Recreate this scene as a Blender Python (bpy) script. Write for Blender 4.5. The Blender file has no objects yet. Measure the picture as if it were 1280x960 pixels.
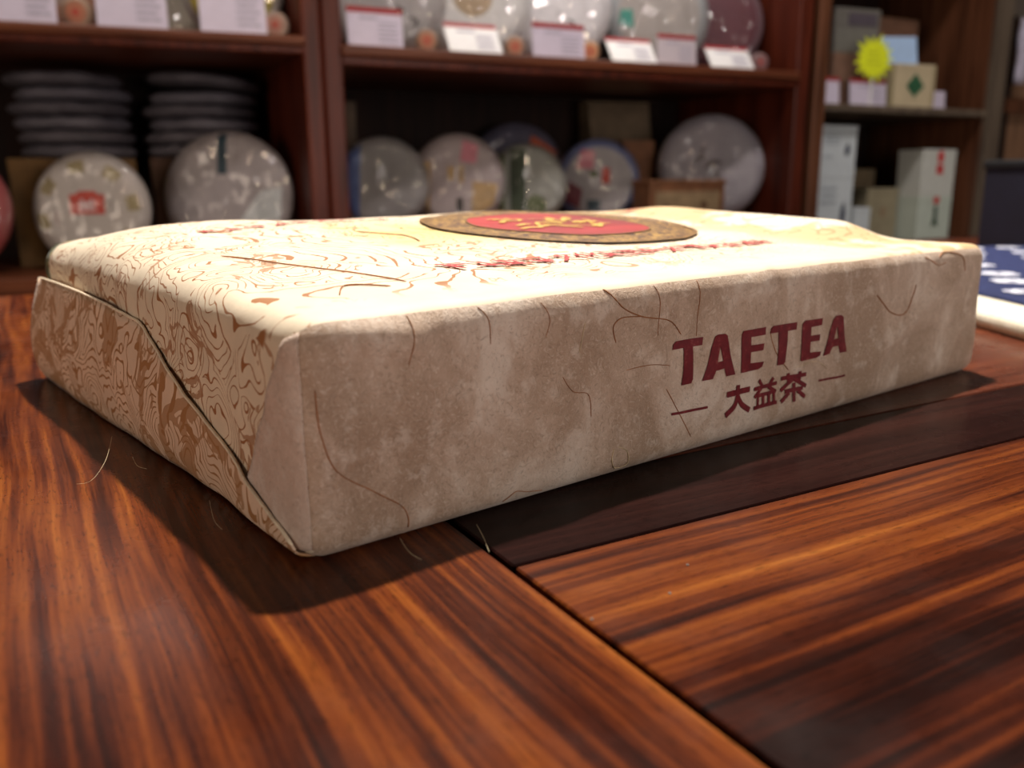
import bpy, bmesh, math, random
from mathutils import Vector, Matrix, noise, geometry
random.seed(7)
scene = bpy.context.scene
COL = scene.collection
R = math.radians

# ------------------------------------------------------------------ camera
CAM = Vector((-0.0669, -0.1510, 0.0759))
fw = Vector((0.6010, 0.7651, -0.2313)).normalized()
rt = Vector((0.7854, -0.6190, -0.0068)); rt = (rt - fw * rt.dot(fw)).normalized()
up = rt.cross(fw)
cd = bpy.data.cameras.new('camera'); cam = bpy.data.objects.new('camera', cd); COL.objects.link(cam)
m = Matrix((rt, up, -fw)).transposed().to_4x4(); m.translation = CAM
cam.matrix_world = m
cd.sensor_width = 36.0; cd.sensor_fit = 'HORIZONTAL'; cd.lens = 1086.7 / 1280 * 36.0
cd.clip_start = 0.005; cd.clip_end = 30
cd.dof.use_dof = True; cd.dof.focus_distance = 0.222; cd.dof.aperture_fstop = 13.5
scene.camera = cam

# ------------------------------------------------------------------ world, lamps, exposure
vs = scene.view_settings
vs.view_transform = 'Standard'; vs.look = 'None'; vs.gamma = 1.0; vs.exposure = 0.0
try: vs.use_curve_mapping = False
except Exception: pass
wd = bpy.data.worlds.new('room_air'); scene.world = wd; wd.use_nodes = True
bg = wd.node_tree.nodes['Background']; bg.inputs[0].default_value = (1.0, 0.93, 0.88, 1); bg.inputs[1].default_value = 0.032

def lamp(name, kind, loc, target, power, color, size=0.05, **kw):
    d = bpy.data.lights.new(name, kind); o = bpy.data.objects.new(name, d); COL.objects.link(o)
    o.location = loc
    o.rotation_euler = (Vector(target) - Vector(loc)).to_track_quat('-Z', 'Y').to_euler()
    d.energy = power; d.color = color
    if kind == 'AREA': d.shape = 'DISK'; d.size = size
    elif kind == 'SPOT': d.shadow_soft_size = size; d.spot_size = kw.get('angle', 1.2); d.spot_blend = 0.7
    return o
WARM = (1.0, 0.87, 0.70)
lamp('ceiling_spot_over_table', 'SPOT', (0.52, 0.45, 1.55), (0.14, 0.08, 0), 245, (1.0, 0.94, 0.84), 0.03, angle=1.3)
lamp('ceiling_spot_by_shelves', 'SPOT', (0.20, 0.12, 1.65), (0.55, 1.05, 0.2), 23, (1.0, 0.90, 0.84), 0.08, angle=1.5)
lamp('ceiling_spot_by_boxes', 'SPOT', (1.05, -0.05, 1.65), (1.35, 0.85, 0.2), 36, (1.0, 0.90, 0.84), 0.08, angle=1.4)
lamp('glint_spot_left', 'SPOT', (-0.35, -0.45, 0.95), (0.18, 1.0, 0.05), 9, (1.0, 0.78, 0.55), 0.07, angle=0.62)  # added narrow spot, aimed past the table for warm glints on the film
lamp('glint_spot_middle', 'SPOT', (0.45, -0.55, 0.95), (0.72, 0.95, 0.05), 11, (1.0, 0.78, 0.55), 0.07, angle=0.66)  # second added spot for glints on the middle cakes
for nm, s_, ln, az_, pw_ in (('shelf_strip_light_middle', 0.46, 0.50, -12, 0.75), ('shelf_strip_light_left', -0.30, 0.34, -16, 0.5)):
    o = lamp(nm, 'AREA', (0, 0, 0), (0, 0, -1), pw_, (1.0, 0.93, 0.88), 0.1)
    o.data.shape = 'RECTANGLE'; o.data.size = ln; o.data.size_y = 0.02
    o.location = (0.495 + math.cos(R(az_)) * s_ - math.sin(R(az_)) * 0.03, 0.976 + math.sin(R(az_)) * s_ + math.cos(R(az_)) * 0.03, 0.552); o.rotation_euler = (0, 0, R(az_))
lamp('low_fill_left', 'AREA', (-1.9, 0.05, 0.14), (0.0, 0.12, 0.03), 11.5, (1.0, 0.82, 0.66), 1.0)  # added warm fill, set low to brighten the brick's short end
lamp('low_fill_behind', 'AREA', (0.55, -2.0, 0.24), (0.15, 0.2, 0.04), 17, (1.0, 0.90, 0.82), 1.2)  # added fill, low so it lights the long side and only skims the table

# ------------------------------------------------------------------ helpers
def tag(o, label=None, cat=None, group=None, kind=None):
    if label: o['label'] = label
    if cat: o['category'] = cat
    if group: o['group'] = group
    if kind: o['kind'] = kind
    return o
def empty(name, loc, rz=0.0, label=None, cat=None, group=None):
    o = bpy.data.objects.new(name, None); COL.objects.link(o); o.empty_display_size = 0.02
    o.location = loc; o.rotation_euler = (0, 0, rz)
    return tag(o, label, cat, group)
def link_mesh(name, me, mats, parent=None):
    if not isinstance(mats, (list, tuple)): mats = [mats]
    o = bpy.data.objects.new(name, me); COL.objects.link(o)
    if not me.materials:
        for mm in mats: me.materials.append(mm)
    if parent is not None: o.parent = parent
    return o
def mk(name, verts, faces, mat, parent=None, smooth=False):
    me = bpy.data.meshes.new(name); me.from_pydata([tuple(v) for v in verts], [], faces); me.update()
    if smooth: me.polygons.foreach_set('use_smooth', [True] * len(me.polygons))
    return link_mesh(name, me, mat, parent)
def box(name, a, b, mat, parent=None, bev=0.0, seg=2, rot=None):
    bm = bmesh.new(); bmesh.ops.create_cube(bm, size=1.0)
    for v in bm.verts:
        v.co = Vector([a[i] + (b[i] - a[i]) * (v.co[i] + 0.5) for i in range(3)])
    if bev > 0: bmesh.ops.bevel(bm, geom=bm.edges[:], offset=bev, segments=seg, affect='EDGES', profile=0.5)
    if rot is not None: bmesh.ops.transform(bm, matrix=rot, verts=bm.verts)
    me = bpy.data.meshes.new(name); bm.to_mesh(me); bm.free()
    return link_mesh(name, me, mat, parent)
def smoothstep(a, b, x):
    t = min(1.0, max(0.0, (x - a) / (b - a))); return t * t * (3 - 2 * t)
def catmull(pts, n=6):
    pts = [Vector(p) for p in pts]; out = []
    for i in range(len(pts) - 1):
        p0 = pts[max(i - 1, 0)]; p1 = pts[i]; p2 = pts[i + 1]; p3 = pts[min(i + 2, len(pts) - 1)]
        for k in range(n):
            t = k / n
            out.append(0.5 * (2 * p1 + (p2 - p0) * t + (2 * p0 - 5 * p1 + 4 * p2 - p3) * t * t + (3 * p1 - p0 - 3 * p2 + p3) * t ** 3))
    out.append(pts[-1]); return out
def tube(name, path, rad, mat, parent=None, sides=5):
    vs_, fs = [], []; n = len(path)
    for i, p in enumerate(path):
        d = (path[min(i + 1, n - 1)] - path[max(i - 1, 0)]).normalized()
        a = d.orthogonal().normalized(); b = d.cross(a)
        rr = rad * (0.45 if i in (0, n - 1) else 1.0)
        for k in range(sides):
            t = 2 * math.pi * k / sides
            vs_.append(p + a * math.cos(t) * rr + b * math.sin(t) * rr)
    for i in range(n - 1):
        for k in range(sides):
            k2 = (k + 1) % sides
            fs.append((i * sides + k, i * sides + k2, (i + 1) * sides + k2, (i + 1) * sides + k))
    fs.append(tuple(range(sides))[::-1]); fs.append(tuple(range((n - 1) * sides, n * sides)))
    return mk(name, vs_, fs, mat, parent, True)
def lathe(profile, seg=48):
    """profile of (radius, y): a solid of revolution about the local Y axis, centre at origin"""
    vs_, fs = [], []; n = len(profile)
    for (r_, y) in profile:
        for k in range(seg):
            t = 2 * math.pi * k / seg; vs_.append(Vector((r_ * math.cos(t), y, r_ * math.sin(t))))
    for i in range(n - 1):
        for k in range(seg):
            k2 = (k + 1) % seg
            fs.append((i * seg + k, i * seg + k2, (i + 1) * seg + k2, (i + 1) * seg + k))
    return vs_, fs
def tess(loops, maxlen):
    """fill 2-D loops (outer + holes) with small triangles"""
    flat = [Vector((p[0], p[1], 0)) for lp in loops for p in lp]
    tris = geometry.tessellate_polygon([[Vector((p[0], p[1], 0)) for p in lp] for lp in loops])
    bm = bmesh.new(); bv = [bm.verts.new(p) for p in flat]
    for t in tris:
        try: bm.faces.new([bv[i] for i in t])
        except ValueError: pass
    for _ in range(7):
        es = [e for e in bm.edges if e.calc_length() > maxlen]
        if not es: break
        bmesh.ops.subdivide_edges(bm, edges=es, cuts=1)
        bmesh.ops.triangulate(bm, faces=bm.faces[:])
    bm.verts.index_update()
    v = [tuple(p.co[:2]) for p in bm.verts]; f = [tuple(x.index for x in fc.verts) for fc in bm.faces]
    bm.free(); return v, f
def stroke(pts, w):
    """outline of a thick polyline"""
    P = [Vector(p) for p in pts]; l, r_ = [], []
    for i, p in enumerate(P):
        d = (P[min(i + 1, len(P) - 1)] - P[max(i - 1, 0)]).normalized(); n = Vector((-d.y, d.x)) * w / 2
        l.append(p + n); r_.append(p - n)
    return [tuple(p) for p in l + r_[::-1]]

# ------------------------------------------------------------------ node materials
class NT:
    def __init__(s, name):
        s.m = bpy.data.materials.new(name); s.m.use_nodes = True; s.t = s.m.node_tree
        s.b = s.t.nodes['Principled BSDF']; s.out = s.t.nodes['Material Output']
    def n(s, kind, **kw):
        nd = s.t.nodes.new(kind)
        for k, v in kw.items(): setattr(nd, k, v)
        return nd
    def link(s, a, b): s.t.links.new(a, b)
    def put(s, sock, v):
        if hasattr(v, 'is_linked') or isinstance(v, bpy.types.NodeSocket): s.link(v, sock)
        elif isinstance(v, (tuple, list)) and len(v) == 3 and sock.type == 'RGBA': sock.default_value = (*v, 1)
        else: sock.default_value = v
    def obj(s): return s.n('ShaderNodeTexCoord').outputs['Object']
    def gen(s): return s.n('ShaderNodeTexCoord').outputs['Generated']
    def mapping(s, v, scale=(1, 1, 1), rot=(0, 0, 0), loc=(0, 0, 0)):
        nd = s.n('ShaderNodeMapping'); s.link(v, nd.inputs[0])
        nd.inputs['Scale'].default_value = scale; nd.inputs['Rotation'].default_value = rot; nd.inputs['Location'].default_value = loc
        return nd.outputs[0]
    def noise(s, v, scale, detail=3, rough=0.5, dist=0.0):
        nd = s.n('ShaderNodeTexNoise'); s.link(v, nd.inputs['Vector'])
        nd.inputs['Scale'].default_value = scale; nd.inputs['Detail'].default_value = detail
        nd.inputs['Roughness'].default_value = rough; nd.inputs['Distortion'].default_value = dist
        return nd.outputs[0]
    def math(s, op, a, b=0.0, c=0.0):
        nd = s.n('ShaderNodeMath', operation=op)
        s.put(nd.inputs[0], a); s.put(nd.inputs[1], b); s.put(nd.inputs[2], c)
        return nd.outputs[0]
    def ramp(s, fac, stops, interp='LINEAR'):
        nd = s.n('ShaderNodeValToRGB'); s.link(fac, nd.inputs[0]); cr = nd.color_ramp; cr.interpolation = interp
        while len(cr.elements) < len(stops): cr.elements.new(0.5)
        for e, (p, c) in zip(cr.elements, stops):
            e.position = p; e.color = (*c, 1) if isinstance(c, tuple) else (c, c, c, 1)
        return nd.outputs[0]
    def mix(s, fac, a, b, blend='MIX'):
        nd = s.n('ShaderNodeMix', data_type='RGBA', blend_type=blend)
        s.put(nd.inputs[0], fac); s.put(nd.inputs[6], a); s.put(nd.inputs[7], b)
        return nd.outputs[2]
    def sep(s, v):
        nd = s.n('ShaderNodeSeparateXYZ'); s.link(v, nd.inputs[0]); return nd.outputs
    def step(s, v, lo, hi):
        nd = s.n('ShaderNodeMapRange', interpolation_type='SMOOTHSTEP'); s.put(nd.inputs[0], v)
        nd.inputs[1].default_value = lo; nd.inputs[2].default_value = hi
        return nd.outputs[0]
    def bump(s, h, strength, dist):
        nd = s.n('ShaderNodeBump'); s.link(h, nd.inputs['Height']); nd.inputs['Strength'].default_value = strength
        nd.inputs['Distance'].default_value = dist; s.link(nd.outputs[0], s.b.inputs['Normal']); return nd
    def fin(s, col, rough=0.6, spec=0.4, coat=0.0, coat_rough=0.1, **kw):
        s.put(s.b.inputs['Base Color'], col); s.put(s.b.inputs['Roughness'], rough)
        s.b.inputs['Specular IOR Level'].default_value = spec
        s.b.inputs['Coat Weight'].default_value = coat; s.b.inputs['Coat Roughness'].default_value = coat_rough
        for k, v in kw.items(): s.b.inputs[k].default_value = v
        return s.m

MC = {}
def plain(col, rough=0.55, var=0.18, scale=60, spec=0.4, bump=0.0, coat=0.0):
    """a slightly uneven single-colour surface"""
    key = (tuple(col), rough, var, scale, spec, bump, coat)
    if key in MC: return MC[key]
    t = NT('surface_%d' % len(MC)); o = t.obj(); nz = t.noise(o, scale, 4, 0.55)
    dark = tuple(c * (1 - var) for c in col); lite = tuple(min(1, c * (1 + var)) for c in col)
    c = t.ramp(nz, [(0.3, dark), (0.7, lite)])
    if bump: t.bump(nz, 0.4, bump)
    MC[key] = t.fin(c, rough, spec, coat); return MC[key]

def cabinet_wood(name, dark, mid, lite, along, rough=0.38):
    t = NT(name); o = t.obj()
    sc = [70.0, 70.0, 70.0]; sc[along] = 4.0
    g = t.noise(t.mapping(o, tuple(sc)), 1.0, 5, 0.6, 0.6)
    c = t.ramp(g, [(0.28, dark), (0.5, mid), (0.74, lite)])
    t.bump(g, 0.15, 0.0006)
    return t.fin(c, rough, 0.22, 0.0, 0.2)
CW = dict(dark=(0.030, 0.0055, 0.0028), mid=(0.088, 0.0155, 0.0070), lite=(0.15, 0.031, 0.013))
wood_v = cabinet_wood('cabinet_wood_upright', along=2, **CW)
wood_h = cabinet_wood('cabinet_wood_shelf', (0.040, 0.010, 0.005), (0.13, 0.038, 0.017), (0.22, 0.070, 0.030), 0)
wood_r = cabinet_wood('cabinet_wood_brown', (0.045, 0.017, 0.009), (0.12, 0.045, 0.022), (0.20, 0.080, 0.040), 2)
wood_rg = cabinet_wood('cabinet_wood_greyed', (0.07, 0.05, 0.038), (0.13, 0.098, 0.072), (0.19, 0.15, 0.11), 2)
wood_back = cabinet_wood('cabinet_wood_back', (0.008, 0.003, 0.002), (0.016, 0.006, 0.004), (0.028, 0.010, 0.006), 2, 0.7)

# ------------------------------------------------------------------ setting: floor, walls
box('floor', (-3, -3, -0.80), (4, 3.2, -0.75), plain((0.16, 0.12, 0.10), 0.4, 0.2, 6))
tag(bpy.data.objects['floor'], kind='structure')
AZL, AZM, AZR = R(-16), R(-12), R(-10)
O_M = Vector((0.495, 0.976, 0.0)); O_R = Vector((1.385, 0.787, 0.0))
def to_world(O, az, s, d, z):
    return Vector((O.x + math.cos(az) * s - math.sin(az) * d, O.y + math.sin(az) * s + math.cos(az) * d, z))
w = box('wall_back', (-2.6, 0.50, -0.75), (1.75, 0.56, 1.8), plain((0.30, 0.25, 0.21), 0.8, 0.08, 8))
w.location = O_M; w.rotation_euler = (0, 0, AZM); tag(w, kind='structure')

w = box('wall_right', (1.75, -2.2, -0.75), (1.81, 0.56, 1.8), plain((0.26, 0.21, 0.17), 0.8, 0.08, 8))
w.location = O_M; w.rotation_euler = (0, 0, AZM); tag(w, kind='structure')

# ------------------------------------------------------------------ table
TAZ = R(-8.6)
TO = Vector((0.0335, -0.0155, 0.0))          # where the joint meets the dark plank
def rosewood(name, along, stops, fscale, warp, patch=None, seed=0.0, spec=0.17):
    t = NT(name); o = t.obj()
    if along == 1: sc1, sc2, sc3 = (1, .055, 1), (1, .02, 1), (1, .18, 1)
    else: sc1, sc2, sc3 = (.055, 1, 1), (.02, 1, 1), (.18, 1, 1)
    wv = t.n('ShaderNodeVectorMath', operation='MULTIPLY_ADD')
    nz = t.n('ShaderNodeTexNoise'); t.link(t.mapping(o, (1, 1, 1), loc=(seed, seed, 0)), nz.inputs['Vector']); nz.inputs['Scale'].default_value = 14
    t.link(nz.outputs['Color'], wv.inputs[0]); wv.inputs[1].default_value = (warp, warp, 0); t.link(o, wv.inputs[2])
    base = wv.outputs[0]
    a = t.noise(t.mapping(base, sc1, loc=(seed, 0, 0)), fscale, 4, 0.55)
    b = t.noise(t.mapping(base, sc2, loc=(0, seed, 0)), fscale * 4.2, 3, 0.6)
    p = t.noise(t.mapping(o, sc3), 1500, 2, 0.5)
    f = t.math('ADD', t.math('MULTIPLY', a, 0.54), t.math('MULTIPLY', b, 0.46))
    if patch:                                           # dark heartwood figure across the board
        xyz = t.sep(o); wob = t.noise(t.mapping(o, (6, 22, 1)), 1.0, 4, 0.6)
        k = t.math('ADD', xyz[1], t.math('MULTIPLY', t.math('SUBTRACT', wob, 0.5), patch[2]))
        k = t.math('ADD', k, t.math('MULTIPLY', xyz[0], patch[3]))
        f = t.math('SUBTRACT', f, t.math('MULTIPLY', t.step(k, patch[0], patch[1]), patch[4]))
    c = t.ramp(f, stops)
    pores = t.ramp(p, [(0.30, 0.45), (0.46, 1.0)])
    c = t.mix(0.75, c, pores, 'MULTIPLY')
    sm = t.noise(o, 26, 4, 0.6); rg = t.ramp(sm, [(0.35, 0.20), (0.7, 0.36)])
    t.bump(p, 0.05, 0.0002)
    return t.fin(c, rg, spec, spec * 0.2, 0.12)
STR = [(0.34, (0.011, 0.0028, 0.0020)), (0.44, (0.042, 0.0078, 0.0032)), (0.52, (0.112, 0.0235, 0.0058)), (0.61, (0.200, 0.052, 0.0095)), (0.73, (0.35, 0.118, 0.021))]
wood_frame = rosewood('rosewood_frame', 1, STR, 105, 0.0035)
wood_panel = rosewood('rosewood_panel', 0, STR, 84, 0.004, (-0.048, -0.085, 0.06, 0.13, 0.14), 3.1)
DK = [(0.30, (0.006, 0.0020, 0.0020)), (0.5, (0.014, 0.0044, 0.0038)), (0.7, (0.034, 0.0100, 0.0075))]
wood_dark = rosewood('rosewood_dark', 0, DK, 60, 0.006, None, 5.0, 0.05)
STR2 = [(0.32, (0.018, 0.006, 0.004)), (0.5, (0.085, 0.022, 0.012)), (0.7, (0.17, 0.045, 0.020))]
wood_far = rosewood('rosewood_far', 0, STR2, 58, 0.008, None, 7.7)
table = empty('table', (TO.x, TO.y, 0), TAZ, 'polished red rosewood table under the wrapped tea brick', 'table')
TB = 0.53                                               # back edge
def plank(name, a, b, mat):
    return box(name, (a[0], a[1], -0.03), (b[0], b[1], 0.0), mat, table, 0.0004, 1)
plank('frame_board', (-0.62, -0.42), (-0.0007, TB), wood_frame)
plank('dark_plank', (0.0007, -0.0085), (1.15, 0.030), wood_dark)
plank('plank', (0.0007, -0.135), (1.15, -0.0092), wood_panel)
plank('plank', (0.0007, -0.42), (1.15, -0.1357), wood_far)
plank('plank', (0.0007, 0.0307), (1.15, 0.21), wood_far)
plank('plank', (0.0007, 0.2107), (1.15, TB), wood_far)
box('sub_frame', (-0.60, -0.40, -0.085), (1.13, TB - 0.02, -0.0295), wood_v, table, 0.002)
for lx in (-0.58, 1.05):
    for ly in (-0.38, TB - 0.09): box('leg', (lx, ly, -0.75), (lx + 0.06, ly + 0.06, -0.084), wood_v, table, 0.004)

# ------------------------------------------------------------------ the wrapped tea brick
BL, BW, BH = 0.2847, 0.2286, 0.0500
RR = 0.0055
def dome(x, y):
    a = max(0.0, 1 - abs(2 * x / BL - 1) ** (4 if x > BL / 2 else 14))
    g = smoothstep(-0.03, 0.17, y) * (1 - (0.9 if x > 0.1 else 0.45 + 4.5 * x) * smoothstep(0.17, BW, y)) - smoothstep(-0.03, 0.17, 0) * max(0.0, 1 - y / 0.03)
    h = 0.0105 * a * max(0.0, g)
    h += 0.0060 * smoothstep(0.028, 0.050, y) * (1 - smoothstep(0.13, 0.20, y)) * math.exp(-((x - 0.258) / 0.020) ** 2)     # loose fold at the far end
    h += 0.0012 * noise.noise(Vector((x * 26, y * 26, 1.7))) * a * max(0.0, g)
    return h
def crumple(P, n):
    v = Vector(P)
    hf = 1.0 - 0.85 * max(0.0, n.z)
    d = 0.00075 * noise.noise(v * 38 + Vector((3, 0, 9))) * (0.4 + 0.6 * hf) + 0.00060 * hf * noise.noise(v * 95 + Vector((0, 5, 2))) + 0.00018 * hf * noise.noise(v * 190)
    if n.y < -0.5:                                       # creases on the long side
        for (x0, z0, x1, z1, wd_, amp) in ((0.150, 0.052, 0.135, 0.036, 0.0022, 0.0008), (0.262, 0.040, 0.205, 0.016, 0.0022, 0.0011), (0.270, 0.022, 0.255, 0.004, 0.002, 0.0012),
                                           (0.008, 0.047, 0.026, 0.043, 0.003, 0.0010), (0.010, 0.004, 0.020, 0.014, 0.0025, 0.0008)):
            a = Vector((x0, z0)); b = Vector((x1, z1)); p = Vector((v.x, v.z)); t = max(0, min(1, (p - a).dot(b - a) / (b - a).length_squared))
            q = (p - (a + (b - a) * t)).length / wd_
            d += amp * math.exp(-q * q)
        d += 0.0010 * max(0.0, 1 - abs(2 * v.x / BL - 1) ** 4)
    return d
def surf(p, off=0.0):
    """a point of the plain box goes to the rounded, crumpled paper surface"""
    q = Vector((min(max(p[0], RR), BL - RR), min(max(p[1], RR), BW - RR), min(max(p[2], RR), BH - RR)))
    v = Vector(p) - q; n = v.normalized() if v.length > 1e-9 else Vector((0, 0, 1))
    P = q + n * RR
    k = crumple(P, n) * smoothstep(-1.0, -0.6, n.z) * smoothstep(0.0, 0.006, p[2])
    P = P + n * (k + off)
    if n.z > 0: P.z += dome(P.x, P.y) * n.z
    if P.z < 0.0001: P.z = 0.0001
    return P

# printed paper: brown contour drawing on cream
PAPER = (0.80, 0.665, 0.50)
def printed(name, k, width, ink, cover, dense, base=PAPER, seed=0.0, top=True):
    t = NT(name); o = t.obj(); sh = t.mapping(o, (1, 1, 1), loc=(seed, seed * .7, seed * .3))
    wv = t.n('ShaderNodeVectorMath', operation='MULTIPLY_ADD'); nz = t.n('ShaderNodeTexNoise'); t.link(sh, nz.inputs['Vector']); nz.inputs['Scale'].default_value = 48; nz.inputs['Detail'].default_value = 2
    t.link(nz.outputs['Color'], wv.inputs[0]); wv.inputs[1].default_value = (.022, .022, .022); t.link(sh, wv.inputs[2]); wp = wv.outputs[0]
    wn = t.step(t.noise(sh, 190, 2, 0.5), 0.25, 0.7)
    def lines_of(val, kk, ww):
        d = t.math('ABSOLUTE', t.math('SUBTRACT', t.math('FRACT', t.math('MULTIPLY', val, kk)), 0.5))
        return t.math('LESS_THAN', d, t.math('MULTIPLY', t.math('ADD', t.math('MULTIPLY', wn, 0.8), 0.35), ww))
    flow = lines_of(t.noise(wp, 17, 0.6, 0.4, 0.3), k, width)                       # long flowing lines
    vo = t.n('ShaderNodeTexVoronoi'); vo.inputs['Scale'].default_value = 46; t.link(wp, vo.inputs['Vector'])
    whorl = lines_of(vo.outputs['Distance'], k * 0.62, width * 1.1)                # whorls like cloud rings
    gate = t.step(t.noise(sh, 24, 1, 0.5), 0.50 - dense, 0.505 - dense)
    lines = t.math('ADD', t.math('MULTIPLY', flow, t.math('SUBTRACT', 1.0, gate)), t.math('MULTIPLY', whorl, gate))
    lines = t.math('MULTIPLY', lines, t.step(t.noise(sh, 37, 2, 0.5), 0.44 - cover, 0.46 - cover))
    fill = t.math('MULTIPLY', t.math('LESS_THAN', t.math('ABSOLUTE', t.math('SUBTRACT', t.noise(wp, 36, 3, 0.6, 1.0), 0.62 - dense * .6)), 0.012 + dense * .22), 0.75)
    lines = t.math('MAXIMUM', lines, fill)
    fib = t.noise(o, 420, 3, 0.6)
    paper = t.mix(t.step(t.noise(o, 55, 4, 0.6), 0.35, 0.7), tuple(c * 0.93 for c in base), tuple(min(1, c * 1.06) for c in base))
    if top:
        xyz = t.sep(o)
        keep = t.math('MAXIMUM', t.step(xyz[1], 0.010, 0.022), t.math('SUBTRACT', 1.0, t.step(xyz[0], 0.003, 0.006)))
        lines = t.math('MULTIPLY', lines, keep)
        fade = t.math('ADD', 0.50, t.math('MULTIPLY', t.math('SUBTRACT', 1.0, t.step(xyz[0], 0.05, 0.20)), 0.50))  # weaker ink towards the far end: glare washing out the print, painted in
        lines = t.math('MULTIPLY', lines, fade)
        yel = t.math('MULTIPLY', t.step(t.math('ADD', t.math('MULTIPLY', t.math('ABSOLUTE', t.math('SUBTRACT', xyz[0], 0.100)), -1.0), t.math('MULTIPLY', t.noise(o, 40, 3), 0.05)), -0.03, 0.02),
                     t.step(t.math('ADD', t.math('MULTIPLY', t.math('ABSOLUTE', t.math('SUBTRACT', xyz[1], 0.105)), -1.0), t.math('MULTIPLY', t.noise(o, 50, 3), 0.04)), -0.03, 0.02))
        paper = t.mix(t.math('MULTIPLY', yel, 0.7), paper, (0.80, 0.60, 0.13))
        tan = t.math('MULTIPLY', t.step(xyz[0], 0.19, 0.235), t.step(t.noise(o, 30, 3, 0.6), 0.47, 0.52))
        paper = t.mix(t.math('MULTIPLY', tan, 0.7), paper, (0.58, 0.34, 0.12))
    c = t.mix(lines, paper, ink)
    if top:                                              # dark green border along the far edge
        bn = t.noise(o, 210, 3, 0.6, 1.0)
        bc = t.ramp(bn, [(0.36, (0.25, 0.06, 0.03)), (0.44, (0.035, 0.045, 0.022)), (0.58, (0.05, 0.07, 0.03)), (0.66, (0.40, 0.28, 0.05))])
        edge = t.math('MULTIPLY', t.step(t.math('ADD', xyz[1], t.math('MULTIPLY', bn, 0.004)), BW - 0.0095, BW - 0.0065), t.math('SUBTRACT', 1.0, t.step(xyz[0], 0.08, 0.12)))
        c = t.mix(edge, c, bc)
    t.bump(fib, 0.25, 0.0003)
    return t.fin(c, 0.62, 0.3, 0.0, 0.1, **{'Sheen Weight': 0.1})
ink = (0.36, 0.145, 0.048)
paper_print = printed('wrapper_printed', 17.0, 0.085, ink, 0.10, 0.03)
paper_flap = printed('wrapper_printed_flap', 18.0, 0.13, (0.40, 0.185, 0.065), 0.25, 0.13, (0.80, 0.58, 0.42), 0.9, False)

def fibre_paper(name, base, deep, lite):
    t = NT(name); o = t.obj()
    big = t.noise(t.mapping(o, (1, 1, 0.7), (0, 0.5, 0)), 30, 5, 0.66, 0.8); mid = t.noise(o, 120, 4, 0.65); fib = t.noise(t.mapping(o, (1, 1, 1), (0.4, 0.3, 0.5)), 480, 4, 0.7, 2.5)
    c = t.mix(t.step(big, 0.38, 0.58), deep, base)
    c = t.mix(t.math('MULTIPLY', t.step(big, 0.53, 0.68), 0.75), c, lite)
    c = t.mix(t.math('MULTIPLY', t.step(mid, 0.52, 0.68), 0.5), c, lite)
    c = t.mix(t.math('MULTIPLY', t.step(fib, 0.54, 0.66), 0.42), c, lite)
    c = t.mix(t.math('MULTIPLY', t.step(fib, 0.46, 0.34), 0.45), c, tuple(x * 0.6 for x in deep))
    h = t.math('ADD', t.math('MULTIPLY', mid, 0.6), t.math('MULTIPLY', fib, 0.4))
    t.bump(h, 0.8, 0.0010)
    return t.fin(c, 0.5, 0.35, 0.0, 0.1, **{'Sheen Weight': 0.15})
paper_plain = fibre_paper('wrapper_fibre_paper', (0.62, 0.455, 0.345), (0.46, 0.315, 0.22), (0.86, 0.73, 0.62))
paper_gusset = fibre_paper('wrapper_gusset_paper', (0.72, 0.57, 0.48), (0.62, 0.46, 0.37), (0.84, 0.75, 0.68))

brick = empty('tea_brick', (0, 0, 0), 0, 'large rectangular tea brick in fibrous cream paper with dark red lettering', 'tea brick')
def rounded_body():
    st = 0.0022; idx, V, F, MI = {}, [], [], []
    def vid(p):
        k = tuple(round(c * 1e6) for c in p)
        if k not in idx: idx[k] = len(V); V.append(surf(p))
        return idx[k]
    dims = (BL, BW, BH)
    for ax in range(3):
        u, v = [(1, 2), (2, 0), (0, 1)][ax]
        nu = round(dims[u] / st); nv = round(dims[v] / st)
        for side in (0, 1):
            for i in range(nu):
                for j in range(nv):
                    quad = []
                    for (a, b) in ((i, j), (i + 1, j), (i + 1, j + 1), (i, j + 1)):
                        p = [0, 0, 0]; p[ax] = dims[ax] * side; p[u] = dims[u] * a / nu; p[v] = dims[v] * b / nv
                        quad.append(vid(p))
                    F.append(tuple(quad if side else quad[::-1])); MI.append(1 if (ax == 1 and side == 0) or (ax == 2 and side == 0) else 0)
    me = bpy.data.meshes.new('wrapper'); me.from_pydata([tuple(v) for v in V], [], F); me.update()
    me.polygons.foreach_set('use_smooth', [True] * len(F)); me.polygons.foreach_set('material_index', [0] * len(F))
    o = link_mesh('wrapper', me, [paper_print, paper_plain], brick)
    me.polygons.foreach_set('material_index', MI)
    return o
body = rounded_body()

# folded corner of plain paper at the front of the short end
def patch_end(name, loop, off, mat, maxlen=0.002):
    v, f = tess([loop], maxlen)
    V = [surf((0.0, a, b), off * smoothstep(0.001, 0.012, a) + 0.00012) for a, b in v]
    o = mk(name, V, f, mat, brick, True)
    sm = o.modifiers.new('paper', 'SOLIDIFY'); sm.thickness = 0.0002; sm.offset = 0
    return o
patch_end('corner_gusset', [(0.0002, 0.0490), (0.0045, 0.0460), (0.0120, 0.0345), (0.0205, 0.0225), (0.0290, 0.0105), (0.0290, 0.0020), (0.0002, 0.0020)], 0.0007, paper_gusset)
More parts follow.
